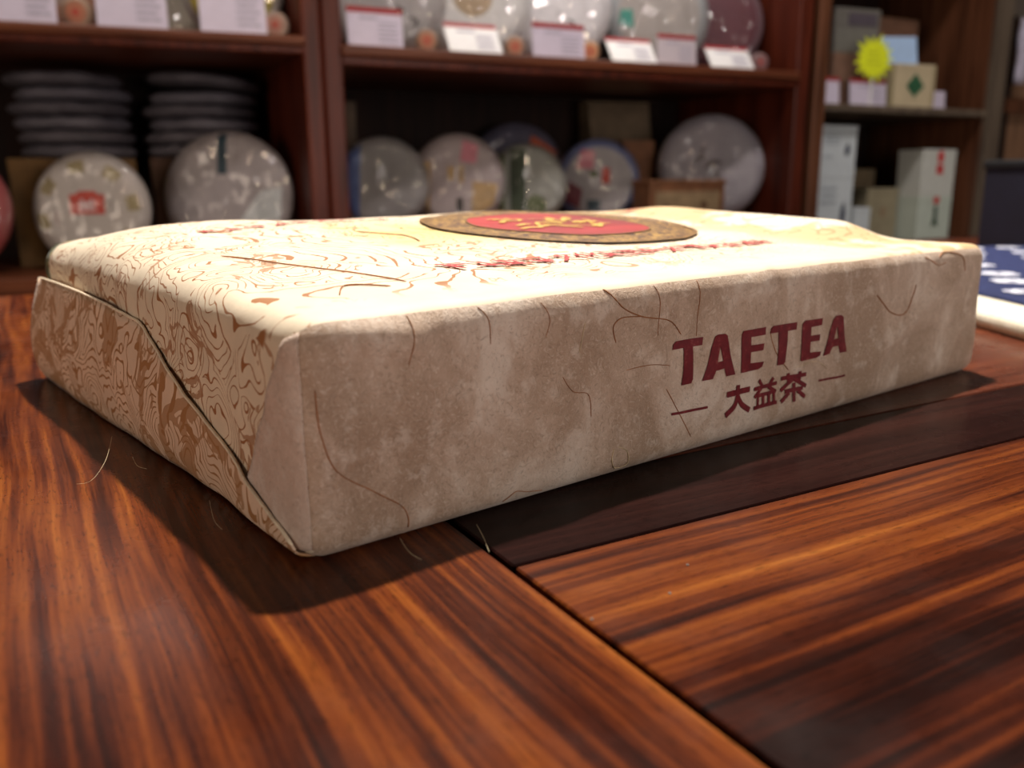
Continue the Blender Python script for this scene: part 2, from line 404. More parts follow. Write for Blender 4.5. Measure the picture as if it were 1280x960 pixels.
# bottom flap folded up over the short end
rows = [(0.2265, 0.0395, -0.0026, -0.0080), (0.195, 0.0405, -0.0030, -0.0074), (0.160, 0.0400, -0.0030, -0.0064), (0.130, 0.0392, -0.0027, -0.0052), (0.108, 0.0383, -0.0023, -0.0043), (0.099, 0.0374, -0.0021, -0.0039),
        (0.088, 0.0328, -0.0018, -0.0034), (0.074, 0.0270, -0.0016, -0.0029), (0.062, 0.0227, -0.0015, -0.0025), (0.050, 0.0188, -0.0014, -0.0021), (0.038, 0.0150, -0.0013, -0.0018), (0.0277, 0.0118, -0.0013, -0.0016),
        (0.018, 0.0088, -0.0012, -0.0014), (0.0095, 0.0060, -0.0009, -0.0009), (0.0048, 0.0040, 0.0000, 0.0000)]
pathr = catmull([Vector(r_[:3]) for r_ in rows], 4); pathb = catmull([Vector((r_[0], r_[3], 0)) for r_ in rows], 4)
V, F, nt = [], [], 14
for i, (a, b) in enumerate(zip(pathr, pathb)):
    y, zt, xt = a; yb, xb = b[0], b[1]
    if y < 0.21:                                         # the free edge lies close to the paper under it
        near = surf((0.0, y, zt)).x - 0.0011 - 0.0004 * (1 - smoothstep(0.024, 0.034, y)); k = min(1.0, max(0.0, (0.21 - y) / 0.12)); k = k * k * (3 - 2 * k); xt = xt + (near - xt) * k
    for j in range(nt + 1):
        t = j / nt
        z = 0.0006 + (zt - 0.0006) * t
        x = xb + (xt - xb) * t - 0.0022 * math.sin(math.pi * t) * (y / BW if y > 0 else 0) + (0.0035 * (1 - t) ** 6)
        z2 = z; yy = y + 0.0005 * noise.noise(Vector((y * 90, t * 3, 4)))
        x += 0.0007 * noise.noise(Vector((y * 45, z * 60, 0.3)))
        V.append((x, yy, z2))
for i in range(len(pathr) - 1):
    for j in range(nt):
        a = i * (nt + 1) + j; F.append((a, a + 1, a + nt + 2, a + nt + 1))
flap = mk('end_flap', V, F, paper_flap, brick, True)
tube('lit_edge', [Vector(V[i * (nt + 1) + nt]) for i in range(len(pathr))], 0.00042, plain((0.84, 0.70, 0.52), .6, .2, 300), flap, 6)  # pale tube: light catching the flap's free edge, put in as colour
sm = flap.modifiers.new('paper', 'SOLIDIFY'); sm.thickness = 0.0005; sm.offset = 0

# lettering on the long side, traced on the paper in millimetres (x along the brick, z up)
t_ = NT('red_print'); o_ = t_.obj(); nz_ = t_.noise(o_, 500, 3, 0.6)
ink_red = t_.fin(t_.ramp(nz_, [(0.30, (0.13, 0.010, 0.016)), (0.62, (0.20, 0.014, 0.022)), (0.78, (0.34, 0.10, 0.09))]), 0.55, 0.3)
def on_front(name, loops, mat, maxlen=0.0016, off=0.00022):
    v, f = tess([[(x * .001, z * .001) for x, z in lp] for lp in loops], maxlen)
    return mk(name, [surf((x, 0.0, z), off) for x, z in v], f, mat, brick, True)
LET = [
 [[(104.55, 31.57), (104.92, 32.96), (106.15, 33.68), (116.75, 33.61), (116.36, 31.42), (112.76, 31.42), (112.84, 22.57), (112.24, 21.44), (108.43, 21.39), (109.03, 31.53)]],
 [[(116.74, 21.4), (121.62, 33.13), (122.76, 33.59), (125.77, 33.47), (126.88, 32.79), (131.26, 21.12), (127.07, 21.17), (126.39, 23.51), (122.31, 23.48), (120.86, 21.38)], [(123.19, 25.76), (125.86, 25.77), (124.27, 30.12)]],
 [[(133.83, 21.13), (133.77, 32.22), (134.42, 33.22), (144.89, 33.19), (144.81, 30.95), (138.03, 31.02), (138.09, 28.65), (144.43, 28.45), (144.08, 26.46), (138.12, 26.6), (138.11, 23.4), (144.81, 22.97), (144.2, 21.5), (142.3, 20.99)]],
 [[(147.3, 30.9), (147.78, 32.39), (148.89, 33.04), (159.79, 33.09), (159.63, 30.88), (155.69, 30.82), (155.33, 21.45), (154.59, 20.75), (151.51, 20.83), (151.5, 30.81)]],
 [[(162.39, 20.75), (162.39, 32.16), (163.53, 33.19), (173.03, 32.95), (172.97, 30.77), (166.97, 30.76), (167.13, 28.12), (172.37, 27.92), (172.18, 25.99), (167.11, 26.19), (166.94, 22.9), (173.1, 22.5), (172.84, 21.2), (170.67, 20.72)]],
 [[(174.45, 20.79), (178.97, 31.93), (180.18, 32.94), (182.92, 32.97), (184.23, 32.16), (188.27, 20.43), (184.41, 20.5), (183.5, 23.05), (179.55, 23.02), (178.18, 21.09)], [(180.04, 25.42), (182.78, 25.51), (181.29, 29.61)]]]
for lp in LET: on_front('letter', lp, ink_red)
on_front('dash', [[(104.99, 14.35), (119.43, 13.94), (119.47, 13.25), (105.16, 13.60)]], ink_red)
on_front('dash', [[(173.55, 13.27), (187.83, 13.05), (187.93, 12.38), (173.63, 12.58)]], ink_red)
CH = [([[(127.34, 15.85), (138.57, 15.71)], [(132.78, 17.85), (132.51, 14.87), (131.05, 11.99), (127.23, 9.76)], [(132.51, 14.87), (134.77, 11.85), (138.52, 9.5)]], 1.7),
      ([[(143.39, 17.56), (145.14, 15.57)], [(150.52, 17.24), (148.69, 15.53)], [(140.91, 15.15), (152.32, 15.37)], [(144.81, 14.88), (141.14, 12.66)], [(147.96, 14.89), (152.19, 12.73)], [(142.66, 12.9), (150.96, 12.92)], [(142.96, 13.05), (142.85, 9.79)], [(145.63, 12.92), (145.64, 9.8)], [(148.33, 12.84), (148.4, 9.81)], [(150.96, 12.92), (151.0, 9.63)], [(140.66, 9.53), (152.4, 9.5)]], 1.15),
      ([[(154.25, 16.34), (166.0, 16.25)], [(157.5, 17.6), (157.85, 14.95)], [(162.71, 17.61), (162.79, 14.91)], [(160.13, 15.57), (154.3, 12.6)], [(160.35, 15.51), (166.3, 12.47)], [(156.36, 12.07), (164.7, 12.13)], [(160.48, 14.27), (160.63, 8.31)], [(158.5, 11.48), (154.6, 9.1)], [(162.28, 11.55), (166.2, 8.99)]], 1.3)]
for strokes, wdt in CH:
    VV, FF = [], []
    for k, s_ in enumerate(strokes):
        lp = stroke(catmull(s_, 4) if len(s_) > 2 else s_, wdt)
        v, f = tess([[(x * .001, z * .001) for x, z in lp]], 0.0016); b0 = len(VV)
        VV += [surf((x, 0.0, z), 0.00022 + k * 0.000008) for x, z in v]; FF += [tuple(i + b0 for i in q) for q in f]
    mk('character', VV, FF, ink_red, brick, True)

# round emblem and red writing on top
def on_top(x, y, off=0.00025): return surf((x, y, BH), off + 0.0002)
EC, ER = (0.1580, 0.1060), 0.0525
def ring(name, r0, r1, mat, off, nr=10, seg=96):
    V, F = [], []
    for i in range(nr + 1):
        rr = r0 + (r1 - r0) * i / nr
        for k in range(seg):
            t = 2 * math.pi * k / seg; V.append(on_top(EC[0] + rr * math.cos(t), EC[1] + rr * math.sin(t), off))
    for i in range(nr):
        for k in range(seg):
            k2 = (k + 1) % seg; F.append((i * seg + k, (i + 1) * seg + k, (i + 1) * seg + k2, i * seg + k2))
    return mk(name, V, F, mat, brick, True)
t_ = NT('emblem_border'); o_ = t_.obj(); n_ = t_.noise(o_, 330, 3, 0.6, 1.0)
em_border = t_.fin(t_.ramp(n_, [(0.38, (0.045, 0.016, 0.010)), (0.50, (0.17, 0.075, 0.022)), (0.60, (0.50, 0.29, 0.07)), (0.72, (0.13, 0.06, 0.03))]), 0.45, 0.4)
em_gold = plain((0.66, 0.40, 0.085), 0.4, 0.3, 260)
t_ = NT('emblem_red'); o_ = t_.obj(); n_ = t_.noise(o_, 30, 3, 0.5)
em_red = t_.fin(t_.ramp(n_, [(0.35, (0.22, 0.014, 0.016)), (0.65, (0.42, 0.026, 0.026))]), 0.45, 0.4)
ring('emblem_border', 0.0355, ER, em_border, 0.00035, 8)
em_rim = plain((0.20, 0.10, 0.025), 0.45, 0.4, 260)
ring('emblem_rim', ER - 0.0012, ER + 0.0006, em_rim, 0.00070, 2)
ring('emblem_rim', 0.0350, 0.0358, em_rim, 0.00070, 2)
field = ring('emblem_field', 0.00001, 0.0355, em_red, 0.00060, 12)
random.seed(21)
VV, FF = [], []
for k in range(26):                                      # gold flame-like brushwork
    cx = EC[0] + random.uniform(-0.021, 0.021); cy = EC[1] + random.uniform(-0.016, 0.016); a = random.uniform(-0.5, 0.9); ln = random.uniform(0.007, 0.018)
    pts = [(cx + math.cos(a + 0.5 * math.sin(3 * u)) * ln * u, cy + math.sin(a + 0.8 * math.sin(4 * u + k)) * ln * u) for u in (-.5, -.25, 0, .25, .5)]
    lp = stroke(catmull(pts, 3), random.uniform(0.0010, 0.0030)); v, f = tess([lp], 0.003); b0 = len(VV)
    VV += [on_top(x, y, 0.00095 + k * 1e-6) for x, y in v]; FF += [tuple(i + b0 for i in q) for q in f]
mk('emblem_figure', VV, FF, em_gold, field, True)
ink_top = plain((0.42, 0.035, 0.035), 0.55, 0.25, 400)
def glyph(cx, cy, size, rot, strokes, wdt, name='red_character'):
    VV, FF = [], []
    for k, s_ in enumerate(strokes):
        pts = []
        for (a, b) in s_:
            a, b = (a - .5) * size, (b - .5) * size
            pts.append((cx + a * math.cos(rot) - b * math.sin(rot), cy + a * math.sin(rot) + b * math.cos(rot)))
        v, f = tess([stroke(pts, wdt * size)], 0.002); b0 = len(VV)
        VV += [on_top(x, y, 0.0003 + k * 5e-6) for x, y in v]; FF += [tuple(i + b0 for i in q) for q in f]
    return mk(name, VV, FF, ink_top, brick, True)
WEN = [[(.5, 1), (.52, .84)], [(.05, .78), (.95, .78)], [(.72, .78), (.5, .4), (.08, .02)], [(.28, .78), (.5, .4), (.95, .02)]]
HUA = [[(.32, 1), (.2, .75), (.03, .5)], [(.22, .75), (.22, 0)], [(.88, .82), (.7, .6), (.45, .45)], [(.55, 1), (.55, .12), (.62, .04), (.92, .04), (.95, .22)]]
random.seed(5)
def pseudo():
    s_ = []
    for k in range(random.choice((2, 3))): y = random.uniform(.1, .95); s_.append([(random.uniform(0, .2), y), (random.uniform(.8, 1), y + random.uniform(-.05, .05))])
    for k in range(random.choice((1, 2))): x = random.uniform(.2, .8); s_.append([(x, random.uniform(.8, 1)), (x, random.uniform(0, .2))])
    if random.random() < .5: s_.append([(.5, .6), (.25, .25), (.02, .03)]); s_.append([(.5, .5), (.75, .22), (.98, .03)])
    else: s_.append([(random.uniform(0, .3), 1), (random.uniform(.3, 1), 0)])
    return s_
for i in range(15):
    x = 0.064 + i * 0.0094
    glyph(x, 0.0385 + 0.0006 * math.sin(i), 0.0098, 0, WEN if i == 4 else HUA if i == 5 else pseudo(), 0.115)
for i in range(9):
    glyph(0.034 + i * 0.0088, 0.1385 + i * 0.0012, 0.0078, R(8), pseudo(), 0.11)
for i in range(3): glyph(0.226 + i * 0.008, 0.140 + i * 0.003, 0.0065, R(10), pseudo(), 0.12)

# long plant fibres in the paper
fib_red = plain((0.36, 0.145, 0.055), 0.6, 0.3, 200); fib_pale = plain((0.72, 0.58, 0.36), 0.5, 0.2, 200)
FIB = [([(80.9, 50.5), (85.7, 44.9), (92.9, 41.6), (103.4, 39.4), (108.4, 35.1)], .34), ([(92.9, 41.6), (85.8, 41.9), (82.8, 40.0), (84.0, 35.9)], .30), ([(114.8, 49.5), (114.6, 38.3), (114.3, 34)], .20),
       ([(204.2, 37.4), (212.9, 31.2), (222.1, 29.2), (227.5, 34.8), (229.5, 38.8)], .45), ([(102.8, 21.3), (107.9, 13.9), (113.3, 6.1)], .26), ([(3.6, 36.3), (4.2, 27.3), (7.1, 19.2), (15.7, 12.7), (22.2, 7.6), (23.4, 2.5)], .28),
       ([(24.9, 49.2), (25.1, 45.2), (24.1, 38.6)], .22), ([(43.0, 49.3), (45.1, 45.6), (45.5, 40.2)], .24), ([(66.1, 30.0), (69.2, 26.0), (74.5, 24.3), (75.7, 18.4)], .22), ([(49.0, 2.0), (51.9, 4.6), (56.3, 3.4), (61.2, 2)], .20),
       ([(87.6, 28.5), (96.4, 28.7), (103.8, 27.5)], .22), ([(147.5, 31.5), (150.5, 25.0), (157.5, 18.6)], .26), ([(246, 47), (252, 49.5), (262, 47), (266, 41)], .40), ([(236, 48), (244, 44.5), (251, 45)], .28),
       ([(60, 48), (62, 44), (61, 40)], .16), ([(98.2, 49.5), (99.3, 44.0), (99.1, 36)], .18)]
for pts, rad in FIB:
    tube('fibre', [surf((p.x * .001, 0, p.y * .001), 0.00008) for p in catmull([Vector((a, b, 0)) for a, b in pts], 8)], rad * .001 * .48, fib_red, brick)
for pts, rad in [([(83.9, 8.5), (83.2, 5.5), (85.6, 2.7), (89.0, 3.2), (88.3, 7.2), (85.2, 8.8)], .22), ([(71.2, 35.1), (73.1, 42.2)], .16), ([(160, 19), (171, 19.5), (178, 16)], .14)]:
    tube('fibre', [surf((p.x * .001, 0, p.y * .001), 0.0001) for p in catmull([Vector((a, b, 0)) for a, b in pts], 8)], rad * .001 * .5, fib_pale, brick)
for pts in [[(0.018, 0.085), (0.028, 0.06), (0.036, 0.04), (0.040, 0.025)], [(0.020, 0.020), (0.026, 0.028), (0.034, 0.022)], [(0.075, 0.115), (0.085, 0.10), (0.082, 0.085)]]:
    tube('fibre', [on_top(p.x, p.y, 0.0001) for p in catmull([Vector((a, b, 0)) for a, b in pts], 8)], 0.00020, fib_red, brick)

# ------------------------------------------------------------------ cabinets
def cabinet(name, O, az, s0, s1, zb, z_sh, depth, label, stiles, wv, wh, top=0.95, sh_t=0.020, lip=None, back=wood_back, trim=0.0, edge=None):
    c = empty(name, (O.x, O.y, -0.75), az, label, 'cabinet'); dz = 0.75
    box('back_panel', (s0, depth, 0), (s1 - trim, depth + 0.012, top + dz), back, c)
    for i, (a, b, mm) in enumerate(stiles):
        o = box('side_panel', (a, 0.0 if not edge or i == 0 else 0.012, 0), (b, depth, top + dz), mm, c, 0.003)
        if trim and i: o.matrix_local = Matrix.Translation((b, 0, 0)) @ Matrix.Rotation(math.atan2(trim, depth), 4, 'Z') @ Matrix.Translation((-b, 0, 0))
        if edge and i: box('front_edge', (a - .001, 0.0, 0), (b + .001, 0.0125, top + dz), edge, c, 0.002)
    i0 = stiles[0][1]; i1 = stiles[-1][0]
    box('shelf_board', (i0 - .001, 0.004, zb + dz - 0.022), (i1 + .001, depth, zb + dz), wh, c, 0.003)
    for z in z_sh:
        b_ = box('shelf_board', (i0 - .001, 0.006, z + dz - sh_t), (i1 + .001, depth, z + dz), wh, c, 0.002)
        if lip:                                          # moulded front edge, a little proud of the uprights
            box('shelf_edge', (i0 - lip, -0.008, z + dz - sh_t * .62), (i1 + lip, 0.007, z + dz), wh, b_, 0.004, 3)
            box('shelf_edge', (i0 - lip * .6, -0.002, z + dz - sh_t - 0.002), (i1 + lip * .6, 0.007, z + dz - sh_t * .6), wv, b_, 0.002, 2)
    box('kick_board', (i0 - .001, 0.03, 0), (i1 + .001, 0.05, 0.06), wv, c)
    box('lower_front', (i0 - .001, 0.018, 0.06), (i1 + .001, 0.034, zb + dz - 0.021), wv, c)
    box('top_board', (s0, -0.01, top + dz - 0.025), (s1 - trim, depth + 0.012, top + dz), wh, c, 0.003)
    return c
ZL, ZM, ZR = 0.259, 0.252, 0.203                         # heights of the middle shelves
BLZ, BMZ, BRZ = -0.043, -0.008, -0.060                   # heights of the lower shelves
cabinet('display_cabinet', O_M, AZL, -0.98, 0.003, BLZ, [ZL, 0.58], 0.34, 'dark red wooden cabinet holding the two stacks of flat tea cakes', [(-0.98, -0.955, wood_v), (-0.022, 0.003, wood_v)], wood_v, wood_h, lip=0.004, trim=0.027)
cabinet('display_cabinet', O_M, AZM, 0.0055, 0.874, BMZ, [ZM, 0.58], 0.34, 'dark red wooden cabinet with the wooden box and kraft paper bag', [(0.0055, 0.032, wood_v), (0.842, 0.874, wood_v)], wood_v, wood_h, lip=0.004, sh_t=0.024)
cabinet('display_cabinet', O_R, AZR, -0.022, 0.518, BRZ, [ZR, 0.55], 0.30, 'brown wooden cabinet holding small boxes and the yellow starburst sign', [(-0.022, 0.006, wood_r), (0.474, 0.518, wood_r)], wood_r, wood_rg, sh_t=0.013, back=wood_back, edge=wood_rg)

# ------------------------------------------------------------------ goods on the shelves
CABS = {'L': (O_M, AZL), 'M': (O_M, AZM), 'R': (O_R, AZR)}
def spot(cb, s, d, z): O, az = CABS[cb]; return to_world(O, az, s, d, z)
def film():
    t = NT('clear_film'); o = t.obj()
    nd = t.t.nodes; nd.remove(t.b)
    tr = t.n('ShaderNodeBsdfTransparent'); gl = t.n('ShaderNodeBsdfGlossy'); gl.inputs['Roughness'].default_value = 0.07; gl.inputs['Color'].default_value = (1, 1, 1, 1)
    fr = t.n('ShaderNodeFresnel'); fr.inputs['IOR'].default_value = 1.45; mx = t.n('ShaderNodeMixShader')
    bp = t.n('ShaderNodeBump'); bp.inputs['Strength'].default_value = 1.0; bp.inputs['Distance'].default_value = 0.011
    n1 = t.n('ShaderNodeTexVoronoi'); n1.inputs['Scale'].default_value = 48; n1.feature = 'SMOOTH_F1'
    t.link(t.mapping(o, (1, 1, .6), (0.3, 0.5, 0.7)), n1.inputs['Vector']); t.link(n1.outputs['Distance'], bp.inputs['Height'])
    t.link(bp.outputs[0], gl.inputs['Normal']); t.link(bp.outputs[0], fr.inputs['Normal'])
    f = t.math('ADD', t.math('MULTIPLY', fr.outputs[0], 0.9), 0.01)
    f = t.math('MINIMUM', f, 0.20)
    t.link(f, mx.inputs[0]); t.link(tr.outputs[0], mx.inputs[1]); t.link(gl.outputs[0], mx.inputs[2]); t.link(mx.outputs[0], t.out.inputs['Surface'])
    return t.m
FILM = film()
def cake_front(R0, r_):                                  # local y of the domed front face
    k = min(1.0, r_ / R0); return -0.0155 * (1 - 0.12 * k ** 2 - 0.88 * max(0, (k - 0.72) / 0.28) ** 2.4)
def paper_mat(base, ringc=None, r0=0.0, r1=0.0, R0=0.1, var=0.10, motif=0):
    t = NT('cake_paper'); o = t.obj(); xyz = t.sep(o)
    dz = t.math('SUBTRACT', xyz[2], R0)
    rad = t.math('SQRT', t.math('ADD', t.math('MULTIPLY', xyz[0], xyz[0]), t.math('MULTIPLY', dz, dz)))
    base = tuple(x * 0.76 for x in base); nz = t.noise(o, 45, 4, 0.6)
    c = t.ramp(nz, [(0.3, tuple(x * (1 - var) for x in base)), (0.7, tuple(min(1, x * (1 + var)) for x in base))])
    if ringc:
        f = t.math('MULTIPLY', t.step(rad, r0, r0 + .003), t.math('SUBTRACT', 1.0, t.step(rad, r1, r1 + .003)))
        if motif:
            an = t.math('ARCTAN2', dz, xyz[0]); wv = t.math('SINE', t.math('MULTIPLY', an, float(motif)))
            f = t.math('MULTIPLY', f, t.step(wv, 0.0, 0.35))
        c = t.mix(f, c, ringc)
    t.bump(nz, 0.3, 0.002)
    return t.fin(c, 0.5, 0.4)
def tea_cake(cb, s, d, z, R0, turn, label, group, mat, tilt=8, bag=True, marks=(), thick=1.0):
    """a round cake standing on edge; turn = degrees from the shelf front towards the table"""
    root = empty('tea_cake', spot(cb, s, d, z), CABS[cb][1] + R(turn), label, 'tea cake', group)
    T = Matrix.Rotation(R(-tilt), 4, 'X')
    prof = [(0.0002, cake_front(R0, 0))] + [(R0 * k, cake_front(R0, R0 * k)) for k in (.3, .55, .72, .8, .87, .93, .975)] + [(R0, 0.0005), (R0 * .98, .005), (R0 * .9, .009), (R0 * .6, .0105), (.0002, .0105)]
    v, f = lathe([(a, b * thick) for a, b in prof], 56)
    lift = Vector((0, 0, R0 * (1.022 if bag else 1.0) + (0.0004 if bag else 0.0)))
    mk('wrapper', [T @ (p + lift) for p in v], f, mat, root, True)
    for (nm, loop, mm, k) in marks:                      # printed marks follow the domed face
        vv, ff = tess([loop], R0 * .09)
        po = mk(nm, [T @ Vector((x, cake_front(R0, math.hypot(x, zz)) * thick - 0.0006 - 0.0002 * k, zz + lift.z)) for x, zz in vv], ff, mm, host if nm == 'label_mark' else root, True)
        if nm == 'red_label': host = po
    if bag:
        R1 = R0 * 1.022
        v, f = lathe([(.0002, -.0185)] + [(R1 * q, cake_front(R1, R1 * q) - .003) for q in (.15, .3, .45, .6, .72, .82, .9, .96)] + [(R1, 0.0), (R1 * .9, .011), (.0002, .0125)], 72)
        sd = Vector((s * 31, d * 17, 0)); vv = []
        for p in v:
            n1 = noise.noise(p * 42 + sd); n2 = noise.noise(p * 110 + sd)
            e = 1 if p.y < -.001 else .4
            vv.append(T @ (Vector((p.x, p.y * thick - 0.0022 * abs(n1) * e - .0010 * abs(n2) * e, p.z)) + lift))
        mk('plastic_bag', vv, f, FILM, root, True)
    return root
def rect(x0, z0, x1, z1): return [(x0, z0), (x1, z0), (x1, z1), (x0, z1)]
def disc(cx, cz, r_, n=24): return [(cx + r_ * math.cos(2 * math.pi * k / n), cz + r_ * math.sin(2 * math.pi * k / n)) for k in range(n)]
ink_dk = plain((0.035, 0.030, 0.028), 0.6, 0.2, 200); red_l = plain((0.48, 0.060, 0.040), 0.5, 0.15, 120); white_p = plain((0.78, 0.74, 0.76), 0.5, 0.05, 120)
tan_p = plain((0.45, 0.30, 0.15), 0.6, 0.2, 80); green_d = plain((0.045, 0.060, 0.035), 0.6, 0.25, 80); blue_p = plain((0.10, 0.14, 0.32), 0.5, 0.25, 60); teal_p = plain((0.030, 0.055, 0.075), 0.5, 0.15, 80)
pink_p = plain((0.55, 0.20, 0.25), 0.5, 0.2, 60); orange_p = plain((0.50, 0.09, 0.03), 0.5, 0.2, 60); maroon_p = plain((0.16, 0.035, 0.05), 0.5, 0.2, 60); olive_p = plain((0.12, 0.14, 0.07), 0.6, 0.2, 60)

# left cabinet, lower shelf: standing cakes
GR = (0.50, 0.43, 0.42)
YI = [[(-.010, .0085), (-.006, .003)], [(.010, .0085), (.006, .003)], [(-.014, .002), (.014, .002)], [(-.010, -.009), (-.010, -.002), (.010, -.002), (.010, -.009)], [(-.016, -.0095), (.016, -.0095)], [(-.0035, -.002), (-.0035, -.009)], [(.0035, -.002), (.0035, -.009)]]
mk_red = [('red_label', rect(-.0225, -.006, .0225, .0200), red_l, 0), ('red_label_crown', [(-.015, .0195), (.015, .0195), (.010, .0245), (-.010, .0245)], red_l, 0)]
mk_red += [('label_mark', stroke([(a * .75, b * .75 + .0075) for a, b in s_], .0018), white_p, 1 + i * .1) for i, s_ in enumerate(YI)]
tea_cake('L', -0.304, 0.075, BLZ, 0.0775, -18, 'round tea cake with a red label and ring of olive motifs in clear film', None, paper_mat((0.62, 0.55, 0.51), (0.30, 0.24, 0.13), .050, .066, .0775, .06, 8), 6, True, mk_red)
tea_cake('L', -0.128, 0.088, BLZ + 0.0, 0.0930, -22, 'grey tea cake with a dark teal strip in shiny clear film', None, paper_mat((0.44, 0.39, 0.40), None, 0, 0, .093, .10), 9, True,
         [('teal_strip', rect(-.010, .030, .003, .088), teal_p, 0), ('pale_patch', [(.020, -.070), (.075, -.045), (.080, .012), (.050, .005), (.010, -.050)], plain((0.50, 0.52, 0.54), 0.4, 0.15, 70), 0)])
tea_cake('L', -0.473, 0.085, BLZ + 0.0, 0.0800, -18, 'tea cake with a dull red rim beside the red label cake', None, paper_mat((0.55, 0.45, 0.42), (0.36, 0.075, 0.075), .066, .090, .080, .10), 6, True)

# stacks of flat cakes on their boxes
def carton(name, cb, s0, s1, d0, d1, z0, z1, mat, label, cat='box', group=None, turn=0, parts=(), bev=0.0015):
    O, az = CABS[cb]; w_, dp = s1 - s0, d1 - d0
    root = empty(name, to_world(O, az, (s0 + s1) / 2, (d0 + d1) / 2, z0), az + R(turn), label, cat, group)
    h = z1 - z0
    bdy = box('carton_body', (-w_ / 2, -dp / 2, 0), (w_ / 2, dp / 2, h * .86), mat, root, bev)
    box('carton_lid', (-w_ / 2 - .0006, -dp / 2 - .0006, h * .858), (w_ / 2 + .0006, dp / 2 + .0006, h), mat, root, bev)
    for (nm, loop, mm) in parts:                         # flat print on the front, fractions of width and height
        v, f = tess([[(-w_ / 2 + a * w_, b * h) for a, b in loop]], 1.0)
        mk(nm, [(x, -dp / 2 - 0.0011, z) for x, z in v], [q[::-1] for q in f], mm, bdy)
    return root
carton('storage_box', 'L', -0.405, -0.243, 0.165, 0.315, BLZ, 0.106, plain((0.20, 0.105, 0.035), 0.7, 0.3, 25), 'yellow-brown cardboard box behind the red label tea cake')
carton('storage_box', 'L', -0.222, -0.062, 0.185, 0.325, BLZ, 0.108, plain((0.075, 0.035, 0.02), 0.7, 0.3, 25), 'dark brown box under the tea cake stack by the upright')
flatp = [paper_mat((0.17, 0.155, 0.185), None, 0, 0, .08, .25), paper_mat((0.13, 0.115, 0.135), None, 0, 0, .08, .25)]
def flat_cake_mesh(R0, h, seed):
    V, F = [], []; seg = 48
    prof = [(.001, h), (R0 * .6, h * .99), (R0 * .85, h * .93), (R0 * .95, h * .75), (R0, h * .48), (R0 * .96, h * .22), (R0 * .86, h * .03), (R0 * .5, 0), (.001, 0)]
    for i, (r_, z) in enumerate(prof):
        for k in range(seg):
            t = 2 * math.pi * k / seg; n1 = noise.noise(Vector((math.cos(t) * 3, math.sin(t) * 3, seed + i * .4)))
            rr = r_ * (1 + .02 * n1); V.append((rr * math.cos(t), rr * math.sin(t), z if i >= 7 else z + (.0022 * n1 * (r_ / R0))))
    for i in range(len(prof) - 1):
        for k in range(seg):
            k2 = (k + 1) % seg; F.append((i * seg + k, (i + 1) * seg + k, (i + 1) * seg + k2, i * seg + k2))
    return V, F
ORD = ('bottom', 'second', 'third', 'fourth', 'fifth', 'topmost')
def stack(s, d, z, n, R0, label, group, seed):
    h = 0.0198 if seed == 2 else 0.0192; rnd = random.Random(seed)
    for k in range(n):
        root = empty('flat_tea_cake', spot('L', s + rnd.uniform(-.006, .006), d + rnd.uniform(-.004, .004), z + k * h), rnd.uniform(0, 6), label % (ORD[k] + ('' if k in (0, n - 1) else ' from the bottom')), 'tea cake', group)
        V, F = flat_cake_mesh(R0 * rnd.uniform(.97, 1.03), h * .99, seed + k * 3.1)
        if seed == 4 and k == n - 1:
            root.location += Vector((0.008, -0.004, 0.0048)); root.rotation_euler = (R(1), R(4), 0.2)
        mk('paper_wrapper', V, F, flatp[k % 2], root, True)
        v, f = tess([disc(0, 0, .022, 14)], 1); mk('folded_tail', [(x * (1 + .1 * math.sin(i * 2.1)), y, h * .99 + .0009) for i, (x, y) in enumerate(v)], f, flatp[(k + 1) % 2], root)
stack(-0.322, 0.238, 0.1062, 6, 0.0800, 'flat paper-wrapped tea cake, %s of the stack on the yellow-brown box', 'cakes stacked on the yellow-brown box', 2)
stack(-0.140, 0.252, 0.1082, 6, 0.0830, 'flat paper-wrapped tea cake, %s of the stack on the dark brown box', 'cakes stacked on the dark brown box', 4)

# middle cabinet, lower shelf
carton('upright_carton', 'M', 0.050, 0.120, 0.25, 0.32, BMZ, 0.20, plain((0.13, 0.085, 0.055), 0.7, 0.25, 30), 'dull tan carton standing in the corner behind the blue-edged tea cake')
tea_cake('M', 0.118, 0.120, BMZ, 0.0735, -22, 'grey tea cake with a blue side band beside the cabinet upright', None, paper_mat((0.34, 0.32, 0.33), None, 0, 0, .0735, .12), 8, True, [('blue_band', [(-.066, -.020), (-.036, -.058), (-.030, .062), (-.058, .040)], blue_p, 0)])
tea_cake('M', 0.240, 0.105, BMZ, 0.0765, -24, 'pinkish tea cake with tan side panels and a rose mark', None, paper_mat((0.50, 0.42, 0.43), None, 0, 0, .0765, .10), 8, True,
         [('rose_mark', [(.004, .030), (.030, .026), (.034, .055), (.010, .064)], pink_p, 0), ('tan_panel', [(-.070, -.020), (-.045, -.055), (-.042, .030), (-.066, .030)], tan_p, 0), ('tan_panel', [(.022, -.062), (.058, -.038), (.066, -.006), (.024, -.002)], tan_p, 0), ('gold_seal', rect(-.016, .000, -.004, .022), tan_p, 0), ('gold_seal', rect(.002, -.004, .010, .024), tan_p, 0), ('dark_seal', rect(-.002, -.050, .008, -.028), ink_dk, 0)])
tea_cake('M', 0.364, 0.108, BMZ, 0.0690, -26, 'grey-green tea cake with a black-green vertical strip and round seal', None, paper_mat((0.38, 0.38, 0.35), None, 0, 0, .069, .10), 8, True,
         [('green_strip', rect(-.026, -.052, .000, .058), green_d, 0), ('round_seal', disc(.018, -.034, .017), olive_p, 0), ('olive_edge', [(-.060, -.020), (-.034, -.050), (-.034, .052), (-.058, .028)], olive_p, 0)])
